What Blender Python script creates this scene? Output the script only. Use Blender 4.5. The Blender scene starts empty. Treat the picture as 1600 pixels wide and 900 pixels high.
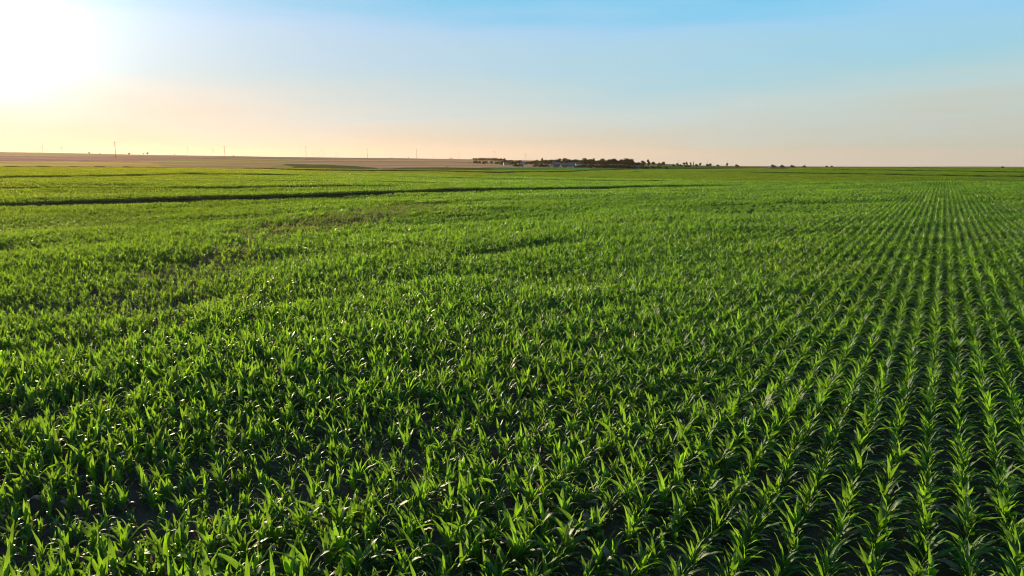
import bpy, math, random
import numpy as np
from mathutils import Vector, Matrix, Euler

R = math.radians
sc = bpy.context.scene
COL = sc.collection
rnd = random.Random(7)
rng = np.random.default_rng(11)

# ------------------------------------------------------------------ camera
CAM_H = 7.3
PITCH = 10.3
F = 1067.0                       # focal length in pixels of a 1600 px wide picture
cd = bpy.data.cameras.new('camera')
cam = bpy.data.objects.new('camera', cd)
COL.objects.link(cam)
cam.location = (0, 0, CAM_H)
cam.rotation_euler = (R(90 - PITCH), 0, 0)
cd.sensor_width = 36
cd.lens = F / 1600 * 36
cd.clip_start = 0.1
cd.clip_end = 60000
sc.camera = cam

# ------------------------------------------------------------------ sky and sun
SUN_AZ, SUN_EL = -35.5, 8.0      # degrees, azimuth measured from +Y towards +X
w = bpy.data.worlds.new('World')
sc.world = w
w.use_nodes = True
nt = w.node_tree
nt.nodes.clear()
N = nt.nodes.new
L = nt.links.new
out = N('ShaderNodeOutputWorld')
bg = N('ShaderNodeBackground')
sky = N('ShaderNodeTexSky')
sky.sky_type = 'NISHITA'
sky.sun_disc = False
sky.sun_elevation = R(SUN_EL)
sky.sun_rotation = R(SUN_AZ)
sky.altitude = 100
sky.air_density = 1.0
sky.dust_density = 1.6
sky.ozone_density = 1.5
tc = N('ShaderNodeTexCoord')
sep = N('ShaderNodeSeparateXYZ')
L(tc.outputs['Generated'], sep.inputs[0])
mx = N('ShaderNodeMath'); mx.operation = 'MAXIMUM'; mx.inputs[1].default_value = 0.004
L(sep.outputs['Z'], mx.inputs[0])
cmb = N('ShaderNodeCombineXYZ')
L(sep.outputs['X'], cmb.inputs['X']); L(sep.outputs['Y'], cmb.inputs['Y']); L(mx.outputs[0], cmb.inputs['Z'])
nrm = N('ShaderNodeVectorMath'); nrm.operation = 'NORMALIZE'
L(cmb.outputs[0], nrm.inputs[0])
L(nrm.outputs[0], sky.inputs['Vector'])
# thin high haze: tints by height above the horizon, with faint streaks
nz = N('ShaderNodeTexNoise'); nz.inputs['Scale'].default_value = 2.2; nz.inputs['Detail'].default_value = 5
mp = N('ShaderNodeMapping'); mp.inputs['Scale'].default_value = (1.0, 1.0, 9.0); mp.inputs['Rotation'].default_value = (R(4), R(7), 0)
L(nrm.outputs[0], mp.inputs[0]); L(mp.outputs[0], nz.inputs[0])
nm = N('ShaderNodeMath'); nm.operation = 'MULTIPLY_ADD'; nm.inputs[1].default_value = 0.14; nm.inputs[2].default_value = -0.07
L(nz.outputs[0], nm.inputs[0])
ez = N('ShaderNodeMath'); ez.operation = 'ADD'
L(mx.outputs[0], ez.inputs[0]); L(nm.outputs[0], ez.inputs[1])
ramp = N('ShaderNodeValToRGB')
L(ez.outputs[0], ramp.inputs[0])
cr = ramp.color_ramp
SKY_RAMP = [(0.0, (0.61, 0.60, 0.54)), (0.012, (0.60, 0.60, 0.54)), (0.03, (0.56, 0.60, 0.53)), (0.07, (0.51, 0.665, 0.67)), (0.12, (0.36, 0.65, 0.756)), (0.18, (0.30, 0.63, 0.88)), (0.25, (0.05, 0.56, 0.86)), (0.4, (0.07, 0.22, 0.44)), (1.0, (0.05, 0.12, 0.26))]
cr.elements[0].position = SKY_RAMP[0][0]; cr.elements[0].color = (*SKY_RAMP[0][1], 1)
cr.elements[1].position = 1.0; cr.elements[1].color = (*SKY_RAMP[-1][1], 1)
for p, c in SKY_RAMP[1:-1]:
    e = cr.elements.new(p); e.color = (*c, 1)
# glow round the sun
sd = Vector((math.sin(R(SUN_AZ)) * math.cos(R(SUN_EL)), math.cos(R(SUN_AZ)) * math.cos(R(SUN_EL)), math.sin(R(SUN_EL))))
dt = N('ShaderNodeVectorMath'); dt.operation = 'DOT_PRODUCT'
L(nrm.outputs[0], dt.inputs[0]); dt.inputs[1].default_value = sd
def glow(power, col):
    p = N('ShaderNodeMath'); p.operation = 'POWER'; p.inputs[1].default_value = power; p.use_clamp = True
    L(dt.outputs['Value'], p.inputs[0])
    m = N('ShaderNodeVectorMath'); m.operation = 'SCALE'; m.inputs[0].default_value = col
    L(p.outputs[0], m.inputs['Scale'])
    return m.outputs[0]
def vadd(a, b):
    m = N('ShaderNodeVectorMath'); m.operation = 'ADD'
    L(a, m.inputs[0]); L(b, m.inputs[1]); return m.outputs[0]
EXPO = 0.6                       # exposure of the photograph, in stops
BGS = 0.08
KS = 1 / (BGS * 2 ** EXPO)
NISH = N('ShaderNodeVectorMath'); NISH.operation = 'SCALE'; NISH.inputs['Scale'].default_value = 0.01
L(sky.outputs[0], NISH.inputs[0])
HAZ = N('ShaderNodeVectorMath'); HAZ.operation = 'SCALE'; HAZ.inputs['Scale'].default_value = KS
L(ramp.outputs[0], HAZ.inputs[0])
tot = vadd(NISH.outputs[0], HAZ.outputs[0])
for pw_, c_ in ((3, (0.17, 0.03, 0.0)), (300, (0.25, 0.27, 0.23)), (1500, (1.5, 1.5, 1.3))):
    tot = vadd(tot, glow(pw_, tuple(q * KS for q in c_)))
hi = N('ShaderNodeMapRange'); hi.inputs['From Min'].default_value = 0.02; hi.inputs['From Max'].default_value = 0.17   # the low air dims the aureole
L(mx.outputs[0], hi.inputs[0])
for pw_, c_ in ((35, (0.23, 0.23, 0.21)), (110, (0.16, 0.17, 0.16))):
    hm = N('ShaderNodeVectorMath'); hm.operation = 'SCALE'; L(glow(pw_, tuple(q * KS for q in c_)), hm.inputs[0]); L(hi.outputs[0], hm.inputs['Scale'])
    tot = vadd(tot, hm.outputs[0])
L(tot, bg.inputs[0])
bg.inputs[1].default_value = BGS
L(bg.outputs[0], out.inputs[0])

sl = bpy.data.lights.new('sun', 'SUN')
sl.energy = 5.0
sl.angle = R(0.6)
sl.color = (1.0, 0.80, 0.54)
so = bpy.data.objects.new('sun', sl)
COL.objects.link(so)
so.rotation_euler = (-sd).to_track_quat('-Z', 'Y').to_euler()
so.location = (0, 0, 60)

sc.view_settings.view_transform = 'Standard'
sc.view_settings.look = 'None'
sc.view_settings.exposure = EXPO
sc.view_settings.gamma = 1.0
sc.view_settings.use_curve_mapping = False
sc.cycles.sample_clamp_direct = 8
sc.cycles.max_bounces = 7
sc.cycles.diffuse_bounces = 3
sc.cycles.glossy_bounces = 2
sc.cycles.transmission_bounces = 4
sc.cycles.volume_bounces = 0
sc.cycles.caustics_reflective = False
sc.cycles.caustics_refractive = False
sc.cycles.pixel_filter_type = 'BLACKMAN_HARRIS'
sc.cycles.filter_width = 1.1

# ------------------------------------------------------------------ helpers
cp, sp = math.cos(R(PITCH)), math.sin(R(PITCH))
def pdir(px, py):
    u, v = (px - 800) / F, (450 - py) / F
    d = np.array([u, cp + v * sp, -sp + v * cp])
    return d / np.linalg.norm(d)
def az_of(px, py=256.0):
    d = pdir(px, py); return math.atan2(d[0], d[1])
def z_at(px, py, r):
    """height of the point seen at a pixel at horizontal distance r"""
    d = pdir(px, py); return CAM_H + r * d[2] / math.hypot(d[0], d[1])
def project(x, y, z):
    x = np.asarray(x, float); y = np.asarray(y, float); z = np.asarray(z, float) - CAM_H
    fwd = y * cp - z * sp
    up = y * sp + z * cp
    return 800 + F * x / fwd, 450 - F * up / fwd, fwd

def vnoise(x, y, seed=0):
    x = np.asarray(x, float); y = np.asarray(y, float)
    xi = np.floor(x).astype(np.int64); yi = np.floor(y).astype(np.int64)
    fx = x - xi; fy = y - yi
    fx = fx * fx * (3 - 2 * fx); fy = fy * fy * (3 - 2 * fy)
    def h(a, b):
        n = (a * 374761393 + b * 668265263 + seed * 2147483647) & 0xffffffff
        n = ((n ^ (n >> 13)) * 1274126177) & 0xffffffff
        n = ((n ^ (n >> 16)) * 2246822519) & 0xffffffff
        return ((n ^ (n >> 15)) & 0xffffff) / float(0xffffff)
    a = h(xi, yi); b = h(xi + 1, yi); c = h(xi, yi + 1); d = h(xi + 1, yi + 1)
    return (a * (1 - fx) + b * fx) * (1 - fy) + (c * (1 - fx) + d * fx) * fy

# terrain: heights along a few bearings, smoothed
RN = [1, 65, 130, 260, 380, 580, 950, 1450, 2500, 4000, 8000, 11500]
def col_of(px, ys, far):
    z = [0, 0, 0]
    for r, y in zip(RN[3:9], ys):
        z.append(y[0] if isinstance(y, tuple) else z_at(px, y, r))
    return z + far
PXC = [-500, 0, 400, 700, 1000, 1300, 1600, 2100]
COLS = [
    col_of(0, [275, 264, 258, 250, 244, 237], [47, 40, -10]),
    col_of(0, [275, 264, 258, 250, 244, 237], [47, 40, -10]),
    col_of(400, [279, 267.5, 263, 256, 251, 244.5], [42, 34, -15]),
    col_of(700, [283, 272, 267, 259, 254, 248], [30, 25, -20]),
    col_of(1000, [287, 278, 270, 263, (4,), (14,)], [8, 0, -25]),
    col_of(1300, [288, 279, 271, 260.3, (-3,), (-16,)], [-25, -28, -30]),
    col_of(1600, [288, 279, 272, 260.8, (-10,), (-24,)], [-28, -30, -30]),
    col_of(1600, [288, 279, 272, 260.8, (-10,), (-24,)], [-28, -30, -30]),
]
AZC = [az_of(p) for p in PXC]
LR = np.linspace(0, math.log(11500), 500)
AZ = np.linspace(-math.pi, math.pi, 721)
tab = np.array([np.interp(LR, np.log(RN), c) for c in COLS])
k = np.hanning(41); k /= k.sum()
tab = np.array([np.convolve(np.pad(t, 20, 'edge'), k, 'valid') for t in tab])
T = np.array([np.interp(AZ, AZC, tab[:, j]) for j in range(len(LR))]).T      # az x r
k2 = np.hanning(25); k2 /= k2.sum()
T = np.array([np.convolve(np.pad(T[:, j], 12, 'edge'), k2, 'valid') for j in range(len(LR))]).T
def ground(x, y):
    x = np.asarray(x, float); y = np.asarray(y, float)
    r = np.maximum(np.hypot(x, y), 1.0)
    a = (np.arctan2(x, y) + math.pi) / (2 * math.pi) * 720
    l = np.clip(np.log(r) / LR[-1] * 499, 0, 498.999)
    ai = np.clip(a.astype(int), 0, 719); li = l.astype(int)
    fa = a - ai; fl = l - li
    z = (T[ai, li] * (1 - fl) + T[ai, li + 1] * fl) * (1 - fa) + (T[ai + 1, li] * (1 - fl) + T[ai + 1, li + 1] * fl) * fa
    m = np.clip((r - 5) / 20, 0, 1) * np.clip((700 - r) / 300, 0, 1)
    # shallow folds of the field
    u = x * math.sin(R(58)) + y * math.cos(R(58)); v = -x * math.cos(R(58)) + y * math.sin(R(58))
    z = z + m * (0.42 * (vnoise(u / 34, v / 13, 3) - 0.5) + 0.16 * (vnoise(u / 9, v / 5, 4) - 0.5))
    z = z + np.clip((r - 300) / 600, 0, 1) * (2.2 * (vnoise(x / 210, y / 210, 5) - 0.5))
    z = z + np.clip((r - 1500) / 1500, 0, 1) * (5.0 * (vnoise(x / 800, y / 800, 6) - 0.5))
    return z
STEP = []
ground_base = ground
def dist_line(x, y, pts):
    d = np.full(np.shape(x), 1e9)
    for (ax, ay), (bx, by) in zip(pts[:-1], pts[1:]):
        vx, vy = bx - ax, by - ay
        t = np.clip(((x - ax) * vx + (y - ay) * vy) / (vx * vx + vy * vy), 0, 1)
        d = np.minimum(d, np.hypot(x - ax - t * vx, y - ay - t * vy))
    return d
def ground(x, y):
    x = np.asarray(x, float); y = np.asarray(y, float)
    z = ground_base(x, y)
    for pts, hgt, wd, fade in STEP:
        pr = np.array([math.hypot(*p) for p in pts]); pa = np.array([math.atan2(*p) for p in pts])
        a_ = np.arctan2(x, y); rr_ = np.hypot(x, y)
        sgn = np.sign(rr_ - np.interp(a_, pa, pr)); s_ = sgn * dist_line(x, y, pts)
        wt = np.clip((pa[-1] - a_) / R(5), 0, 1) * np.clip((a_ - pa[0]) / R(5), 0, 1)
        z = z + hgt * wt * np.clip(s_ / wd, 0, 1) * np.exp(-np.clip(s_ - wd, 0, None) / fade)
    return z
def hit(px, py, dz=0.0):
    d = pdir(px, py)
    r = 5 * (1.004 ** np.arange(2000))
    s = r / math.hypot(d[0], d[1])
    X = d[0] * s; Y = d[1] * s; Z = CAM_H + d[2] * s
    below = Z < ground(X, Y) + dz
    if not below.any(): return None
    i = int(np.argmax(below))
    return X[i], Y[i], r[i]
def gz(x, y): return float(ground(np.array([x]), np.array([y]))[0])

def tag(o, label=None, cat=None, group=None, kind=None):
    if label: o['label'] = label
    if cat: o['category'] = cat
    if group: o['group'] = group
    if kind: o['kind'] = kind
    return o
def link(o, parent=None):
    COL.objects.link(o)
    if parent: o.parent = parent
    return o
def empty(name, loc, rz=0):
    o = bpy.data.objects.new(name, None); o.empty_display_size = 0.3
    o.location = loc; o.rotation_euler = (0, 0, rz)
    return link(o)
def mesh_from(name, V, Fc, mats=(), mi=None, uv=None, smooth=False):
    me = bpy.data.meshes.new(name)
    me.from_pydata([tuple(map(float, v)) for v in V], [], Fc)
    for m in mats: me.materials.append(m)
    if mi is not None: me.polygons.foreach_set('material_index', np.array(mi, np.int32))
    if uv is not None:
        l = me.uv_layers.new(name='UVMap')
        li = np.zeros(len(me.loops), np.int32); me.loops.foreach_get('vertex_index', li)
        l.data.foreach_set('uv', np.array(uv, np.float32)[li].ravel())
    if smooth: me.polygons.foreach_set('use_smooth', np.ones(len(Fc), bool))
    me.update()
    return me
class MB:
    def __init__(s): s.V = []; s.F = []
    def box(s, c, d, rz=0, taper=1.0):
        b = len(s.V); cx, cy, cz = c; x, y, z = d[0] / 2, d[1] / 2, d[2] / 2
        for sz in (-1, 1):
            t = 1 if sz < 0 else taper
            for sx, sy in ((-1, -1), (1, -1), (1, 1), (-1, 1)):
                px, py = sx * x * t, sy * y * t
                s.V.append((cx + px * math.cos(rz) - py * math.sin(rz), cy + px * math.sin(rz) + py * math.cos(rz), cz + sz * z))
        s.F += [(b + 3, b + 2, b + 1, b), (b + 4, b + 5, b + 6, b + 7)] + [(b + i, b + (i + 1) % 4, b + 4 + (i + 1) % 4, b + 4 + i) for i in range(4)]
        return s
    def tube(s, pts, rads, n=8):
        b = len(s.V); prev = None
        for i, p in enumerate(pts):
            p = Vector(p); q = Vector(pts[min(i + 1, len(pts) - 1)]); o = Vector(pts[max(i - 1, 0)])
            t = (q - o).normalized(); a = t.orthogonal().normalized()
            if prev is not None:
                a = (prev - t * prev.dot(t)).normalized()
            prev = a; c = t.cross(a)
            for j in range(n):
                an = 2 * math.pi * j / n
                s.V.append(tuple(p + (a * math.cos(an) + c * math.sin(an)) * rads[i]))
        for i in range(len(pts) - 1):
            for j in range(n):
                s.F.append((b + i * n + j, b + i * n + (j + 1) % n, b + (i + 1) * n + (j + 1) % n, b + (i + 1) * n + j))
        s.F.append(tuple(b + j for j in range(n))[::-1]); e = b + (len(pts) - 1) * n
        s.F.append(tuple(e + j for j in range(n)))
        return s
    def poly(s, pts, faces):
        b = len(s.V); s.V += [tuple(p) for p in pts]; s.F += [tuple(b + i for i in f) for f in faces]; return s
    def mesh(s, name, mat, smooth=False): return mesh_from(name, s.V, s.F, [mat], smooth=smooth)
    def build(s, name, mat, parent=None, smooth=False):
        return link(bpy.data.objects.new(name, s.mesh(name, mat, smooth)), parent)
def copy_tree(o, parent=None):
    c = o.copy(); COL.objects.link(c); c.parent = parent
    for ch in list(o.children):
        copy_tree(ch, c)
    return c

# ------------------------------------------------------------------ materials
def newmat(name):
    m = bpy.data.materials.new(name); m.use_nodes = True
    return m, m.node_tree, m.node_tree.nodes['Principled BSDF']
def plain(name, c, rough=0.8, var=0.12, scale=3.0, spec=0.3):
    m, t, b = newmat(name)
    n = t.nodes.new('ShaderNodeTexNoise'); n.inputs['Scale'].default_value = scale; n.inputs['Detail'].default_value = 4
    tc = t.nodes.new('ShaderNodeTexCoord'); t.links.new(tc.outputs['Object'], n.inputs[0])
    mr = t.nodes.new('ShaderNodeMapRange'); mr.inputs['To Min'].default_value = 1 - var; mr.inputs['To Max'].default_value = 1 + var
    t.links.new(n.outputs[0], mr.inputs[0])
    sc_ = t.nodes.new('ShaderNodeVectorMath'); sc_.operation = 'SCALE'; sc_.inputs[0].default_value = c
    t.links.new(mr.outputs[0], sc_.inputs['Scale']); t.links.new(sc_.outputs[0], b.inputs['Base Color'])
    b.inputs['Roughness'].default_value = rough; b.inputs['Specular IOR Level'].default_value = spec
    return m

def leaf_material(name, base, trans, rough, tmix, rib=True, yellow=(0.30, 0.27, 0.06), big=0.07):
    m, t, b = newmat(name)
    n = t.nodes.new; l = t.links.new
    oi = n('ShaderNodeObjectInfo'); geo = n('ShaderNodeNewGeometry')
    big_n = n('ShaderNodeTexNoise'); big_n.inputs['Scale'].default_value = big; big_n.inputs['Detail'].default_value = 3
    l(geo.outputs['Position'], big_n.inputs[0])
    fine = n('ShaderNodeTexNoise'); fine.inputs['Scale'].default_value = 2.3; fine.inputs['Detail'].default_value = 2
    l(geo.outputs['Position'], fine.inputs[0])
    # brightness factor from plant, place and leaf
    s1 = n('ShaderNodeMath'); s1.operation = 'MULTIPLY_ADD'; s1.inputs[1].default_value = 0.45; l(oi.outputs['Random'], s1.inputs[0])
    s2 = n('ShaderNodeMapRange'); s2.inputs['From Min'].default_value = 0.3; s2.inputs['From Max'].default_value = 0.7; s2.inputs['To Min'].default_value = 0.3; s2.inputs['To Max'].default_value = 1.25; l(fine.outputs[0], s2.inputs[0])
    l(s2.outputs[0], s1.inputs[2])
    # yellowing in patches, plus golden sun glow painted in towards the left
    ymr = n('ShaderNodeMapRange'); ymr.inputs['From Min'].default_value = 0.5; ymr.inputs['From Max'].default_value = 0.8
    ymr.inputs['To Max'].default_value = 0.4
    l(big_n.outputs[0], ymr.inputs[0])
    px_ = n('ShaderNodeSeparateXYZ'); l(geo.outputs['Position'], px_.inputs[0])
    west_glow = n('ShaderNodeMapRange'); west_glow.inputs['From Min'].default_value = 5; west_glow.inputs['From Max'].default_value = -150; west_glow.inputs['To Max'].default_value = 1.0
    l(px_.outputs[0], west_glow.inputs[0])
    ysum = n('ShaderNodeMath'); ysum.operation = 'ADD'; ysum.use_clamp = True; l(ymr.outputs[0], ysum.inputs[0]); l(west_glow.outputs[0], ysum.inputs[1]); ymr = ysum
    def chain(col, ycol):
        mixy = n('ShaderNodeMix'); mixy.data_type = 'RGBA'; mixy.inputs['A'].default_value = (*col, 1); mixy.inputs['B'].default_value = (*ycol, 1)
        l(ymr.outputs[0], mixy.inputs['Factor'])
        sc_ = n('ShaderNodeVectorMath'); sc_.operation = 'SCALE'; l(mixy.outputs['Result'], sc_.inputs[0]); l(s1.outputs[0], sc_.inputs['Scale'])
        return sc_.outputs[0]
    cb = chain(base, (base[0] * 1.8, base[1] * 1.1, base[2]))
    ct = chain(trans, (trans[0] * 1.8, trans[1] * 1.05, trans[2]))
    if rib:
        uv = n('ShaderNodeUVMap'); su = n('ShaderNodeSeparateXYZ'); l(uv.outputs[0], su.inputs[0])
        a = n('ShaderNodeMath'); a.operation = 'SUBTRACT'; a.inputs[1].default_value = 0.5; l(su.outputs[0], a.inputs[0])
        ab = n('ShaderNodeMath'); ab.operation = 'ABSOLUTE'; l(a.outputs[0], ab.inputs[0])
        rr = n('ShaderNodeMapRange'); rr.inputs['From Min'].default_value = 0.10; rr.inputs['From Max'].default_value = 0.03; rr.inputs['To Max'].default_value = 0.6
        l(ab.outputs[0], rr.inputs[0])
        # veins
        wv = n('ShaderNodeMath'); wv.operation = 'SINE'; mu = n('ShaderNodeMath'); mu.operation = 'MULTIPLY'; mu.inputs[1].default_value = 75; l(su.outputs[0], mu.inputs[0]); l(mu.outputs[0], wv.inputs[0])
        bp = n('ShaderNodeBump'); bp.inputs['Strength'].default_value = 0.25; bp.inputs['Distance'].default_value = 0.003; l(wv.outputs[0], bp.inputs['Height']); l(bp.outputs[0], b.inputs['Normal'])
        # dry tips
        tip = n('ShaderNodeMath'); tip.operation = 'MULTIPLY_ADD'; tip.inputs[1].default_value = 0.5; l(fine.outputs[0], tip.inputs[0]); l(su.outputs[1], tip.inputs[2])
        tr = n('ShaderNodeMapRange'); tr.inputs['From Min'].default_value = 1.24; tr.inputs['From Max'].default_value = 1.36; tr.inputs['To Max'].default_value = 0.7
        l(tip.outputs[0], tr.inputs[0])
        def over(c, ribc, dry):
            m1 = n('ShaderNodeMix'); m1.data_type = 'RGBA'; l(c, m1.inputs['A']); m1.inputs['B'].default_value = (*ribc, 1); l(rr.outputs[0], m1.inputs['Factor'])
            m2 = n('ShaderNodeMix'); m2.data_type = 'RGBA'; l(m1.outputs['Result'], m2.inputs['A']); m2.inputs['B'].default_value = (*dry, 1); l(tr.outputs[0], m2.inputs['Factor'])
            return m2.outputs['Result']
        cb = over(cb, (0.22, 0.30, 0.12), (0.36, 0.28, 0.14))
        ct = over(ct, (0.22, 0.34, 0.10), (0.32, 0.22, 0.08))
    l(cb, b.inputs['Base Color'])
    b.inputs['Roughness'].default_value = rough
    b.inputs['Specular IOR Level'].default_value = 0.5
    tr_ = n('ShaderNodeBsdfTranslucent'); l(ct, tr_.inputs['Color'])
    ms = n('ShaderNodeMixShader'); ms.inputs[0].default_value = tmix
    l(b.outputs[0], ms.inputs[1]); l(tr_.outputs[0], ms.inputs[2])
    l(ms.outputs[0], t.nodes['Material Output'].inputs[0])
    return m
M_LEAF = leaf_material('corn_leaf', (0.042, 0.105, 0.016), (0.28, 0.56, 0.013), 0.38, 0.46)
M_DRY = leaf_material('dry_corn_leaf', (0.34, 0.25, 0.15), (0.40, 0.28, 0.12), 0.5, 0.3)
M_STALK = plain('corn_stalk', (0.14, 0.24, 0.06), 0.5, 0.2, 20)
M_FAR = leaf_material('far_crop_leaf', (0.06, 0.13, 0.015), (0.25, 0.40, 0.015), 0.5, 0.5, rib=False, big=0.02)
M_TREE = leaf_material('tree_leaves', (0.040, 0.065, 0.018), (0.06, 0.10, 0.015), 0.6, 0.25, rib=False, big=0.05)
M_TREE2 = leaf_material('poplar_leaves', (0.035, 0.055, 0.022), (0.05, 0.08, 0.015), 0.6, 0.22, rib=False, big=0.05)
M_BARK = plain('bark', (0.10, 0.075, 0.05), 0.9, 0.3, 6)
M_CONC = plain('concrete', (0.20, 0.19, 0.18), 0.85, 0.1)
M_STEEL = plain('steel', (0.22, 0.22, 0.23), 0.5, 0.1)
M_WHITE = plain('white_paint', (0.62, 0.62, 0.62), 0.5, 0.05)
M_TURB = plain('turbine_paint', (0.55, 0.55, 0.56), 0.5, 0.04)
M_WALL = plain('plaster', (0.55, 0.52, 0.46), 0.9, 0.1)
M_WALLB = plain('blue_metal_cladding', (0.13, 0.19, 0.27), 0.6, 0.12)
M_ROOF = plain('roof_tiles', (0.24, 0.11, 0.07), 0.8, 0.25, 1.5)
M_ROOFG = plain('grey_roof', (0.15, 0.19, 0.25), 0.5, 0.15, 1.0)
M_GLASS = plain('window_glass', (0.04, 0.05, 0.06), 0.15, 0.05)
M_DOOR = plain('door_wood', (0.18, 0.11, 0.06), 0.7, 0.2)
M_DIRT = plain('dirt', (0.36, 0.20, 0.12), 0.95, 0.25, 0.6)
M_STRAW = plain('straw', (0.24, 0.18, 0.11), 0.95, 0.3, 30, 0.05)
M_CLOD = plain('clod', (0.10, 0.075, 0.052), 0.95, 0.3, 30)

# ground: colour of each field comes from a colour attribute, soil grain from noise
m, t, b = newmat('farmland')
n = t.nodes.new; l = t.links.new
ca = n('ShaderNodeVertexColor'); ca.layer_name = 'field'
geo = n('ShaderNodeNewGeometry')
n1 = n('ShaderNodeTexNoise'); n1.inputs['Scale'].default_value = 1.1; n1.inputs['Detail'].default_value = 9; n1.inputs['Roughness'].default_value = 0.7
n2 = n('ShaderNodeTexNoise'); n2.inputs['Scale'].default_value = 0.012; n2.inputs['Detail'].default_value = 6
mpn = n('ShaderNodeMapping'); mpn.inputs['Rotation'].default_value = (0, 0, R(-20)); mpn.inputs['Scale'].default_value = (0.35, 1.6, 1)
l(geo.outputs['Position'], n1.inputs[0]); l(geo.outputs['Position'], mpn.inputs[0]); l(mpn.outputs[0], n2.inputs[0])
r1 = n('ShaderNodeMapRange'); r1.inputs['From Min'].default_value = 0.3; r1.inputs['From Max'].default_value = 0.7; r1.inputs['To Min'].default_value = 0.6; r1.inputs['To Max'].default_value = 1.35; l(n1.outputs[0], r1.inputs[0])
r2 = n('ShaderNodeMapRange'); r2.inputs['From Min'].default_value = 0.3; r2.inputs['From Max'].default_value = 0.7; r2.inputs['To Min'].default_value = 0.75; r2.inputs['To Max'].default_value = 1.2; l(n2.outputs[0], r2.inputs[0])
mm = n('ShaderNodeMath'); mm.operation = 'MULTIPLY'; l(r1.outputs[0], mm.inputs[0]); l(r2.outputs[0], mm.inputs[1])
sv = n('ShaderNodeVectorMath'); sv.operation = 'SCALE'; l(ca.outputs[0], sv.inputs[0]); l(mm.outputs[0], sv.inputs['Scale'])
l(sv.outputs[0], b.inputs['Base Color']); b.inputs['Roughness'].default_value = 1.0; b.inputs['Specular IOR Level'].default_value = 0.0
n3 = n('ShaderNodeTexNoise'); n3.inputs['Scale'].default_value = 9; n3.inputs['Detail'].default_value = 6; l(geo.outputs['Position'], n3.inputs[0])
bp = n('ShaderNodeBump'); bp.inputs['Strength'].default_value = 0.9; bp.inputs['Distance'].default_value = 0.06; l(n3.outputs[0], bp.inputs['Height']); l(bp.outputs[0], b.inputs['Normal'])
M_LAND = m

# ------------------------------------------------------------------ field edges (traced on the ground)
def edge_r(pts, dz):
    a, r = [], []
    for px, py in pts:
        h = hit(px, py, dz)
        a.append(math.atan2(h[0], h[1])); r.append(h[2])
    a = [-math.pi] + a + [math.pi]; r = [r[0]] + r + [r[-1]]
    return lambda th: np.interp(th, a, r)
R1 = edge_r([(-100, 261.5), (0, 261.5), (240, 262.5), (400, 264.5), (480, 267.5), (600, 271.5), (740, 276), (900, 279), (1100, 282), (1300, 283.5), (1600, 284), (1800, 284)], 0.75)
R2 = edge_r([(-100, 260.5), (0, 260.5), (240, 261.5), (400, 263.5), (480, 266), (700, 268), (770, 270), (880, 268.5), (920, 266.5), (1000, 264.5), (1100, 263.5), (1180, 262.8), (1300, 262.2), (1600, 262), (1800, 262)], 0.5)
TRACK = [hit(px, py, 0.4)[:2] for px, py in [(-260, 336), (0, 323.5), (200, 317), (400, 311), (560, 305), (700, 300), (960, 294.5), (1145, 291.5)]]
SIDE = [hit(px, py, 0.4)[:2] for px, py in [(1270, 264), (1600, 270), (1800, 273)]]
SIDE2 = [hit(px, py, 0.4)[:2] for px, py in [(1100, 267.5), (1180, 269.5), (1350, 272.5), (1600, 277), (1800, 280)]]
SIDE3 = [hit(px, py, 0.4)[:2] for px, py in [(560, 275), (800, 281.5), (1000, 285), (1120, 286)]]
SIDE4 = [hit(px, py, 0.4)[:2] for px, py in [(330, 284), (520, 286.5), (760, 289)]]
SIDE5 = [hit(px, py, 0.4)[:2] for px, py in [(-100, 300), (80, 297), (330, 298), (640, 293)]]
SIDE6 = [hit(px, py, 0.4)[:2] for px, py in [(-100, 281), (90, 279), (300, 274), (520, 277)]]
R2LINE = [hit(px, py, 0.5)[:2] for px, py in [(-100, 260.5), (0, 260.5), (240, 261.5), (400, 263.5), (480, 266), (700, 268), (770, 270), (880, 268.5), (920, 266.5), (1000, 264.5), (1100, 263.5), (1200, 262.8)]]
STEP.append((R2LINE, 0.9, 3.0, 90)); STEP.append((TRACK, 0.52, 2.0, 60)); STEP.append((SIDE5, 0.35, 2.0, 30)); STEP.append((SIDE6, 0.5, 2.0, 50)); STEP.append((SIDE3, 0.3, 1.5, 40)); STEP.append((SIDE4, 0.3, 1.5, 40)); STEP.append((SIDE, 0.8, 3.0, 80)); STEP.append((SIDE2, 0.7, 3.0, 80))

# ------------------------------------------------------------------ terrain sheet
a1 = np.concatenate([np.arange(-180, -60, 4.0), np.arange(-60, 60, 0.3), np.arange(60, 180, 4.0)])
AR = np.radians(a1)
RR = np.concatenate([[0.0], np.geomspace(1.5, 11500, 500)])
na, nr = len(AR), len(RR)
A, RG = np.meshgrid(AR, RR[1:], indexing='ij')
X = np.sin(A) * RG; Y = np.cos(A) * RG; Z = ground(X, Y)
V = np.concatenate([[[0, 0, 0]], np.stack([X, Y, Z], -1).reshape(-1, 3)])
nr1 = nr - 1
faces = []
for i in range(na):
    j = (i + 1) % na
    faces.append((0, 1 + j * nr1, 1 + i * nr1))
    bi, bj = 1 + i * nr1, 1 + j * nr1
    faces += [(bi + q, bj + q, bj + q + 1, bi + q + 1) for q in range(nr1 - 1)]
me = mesh_from('farmland', V, faces, [M_LAND], smooth=True)
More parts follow.
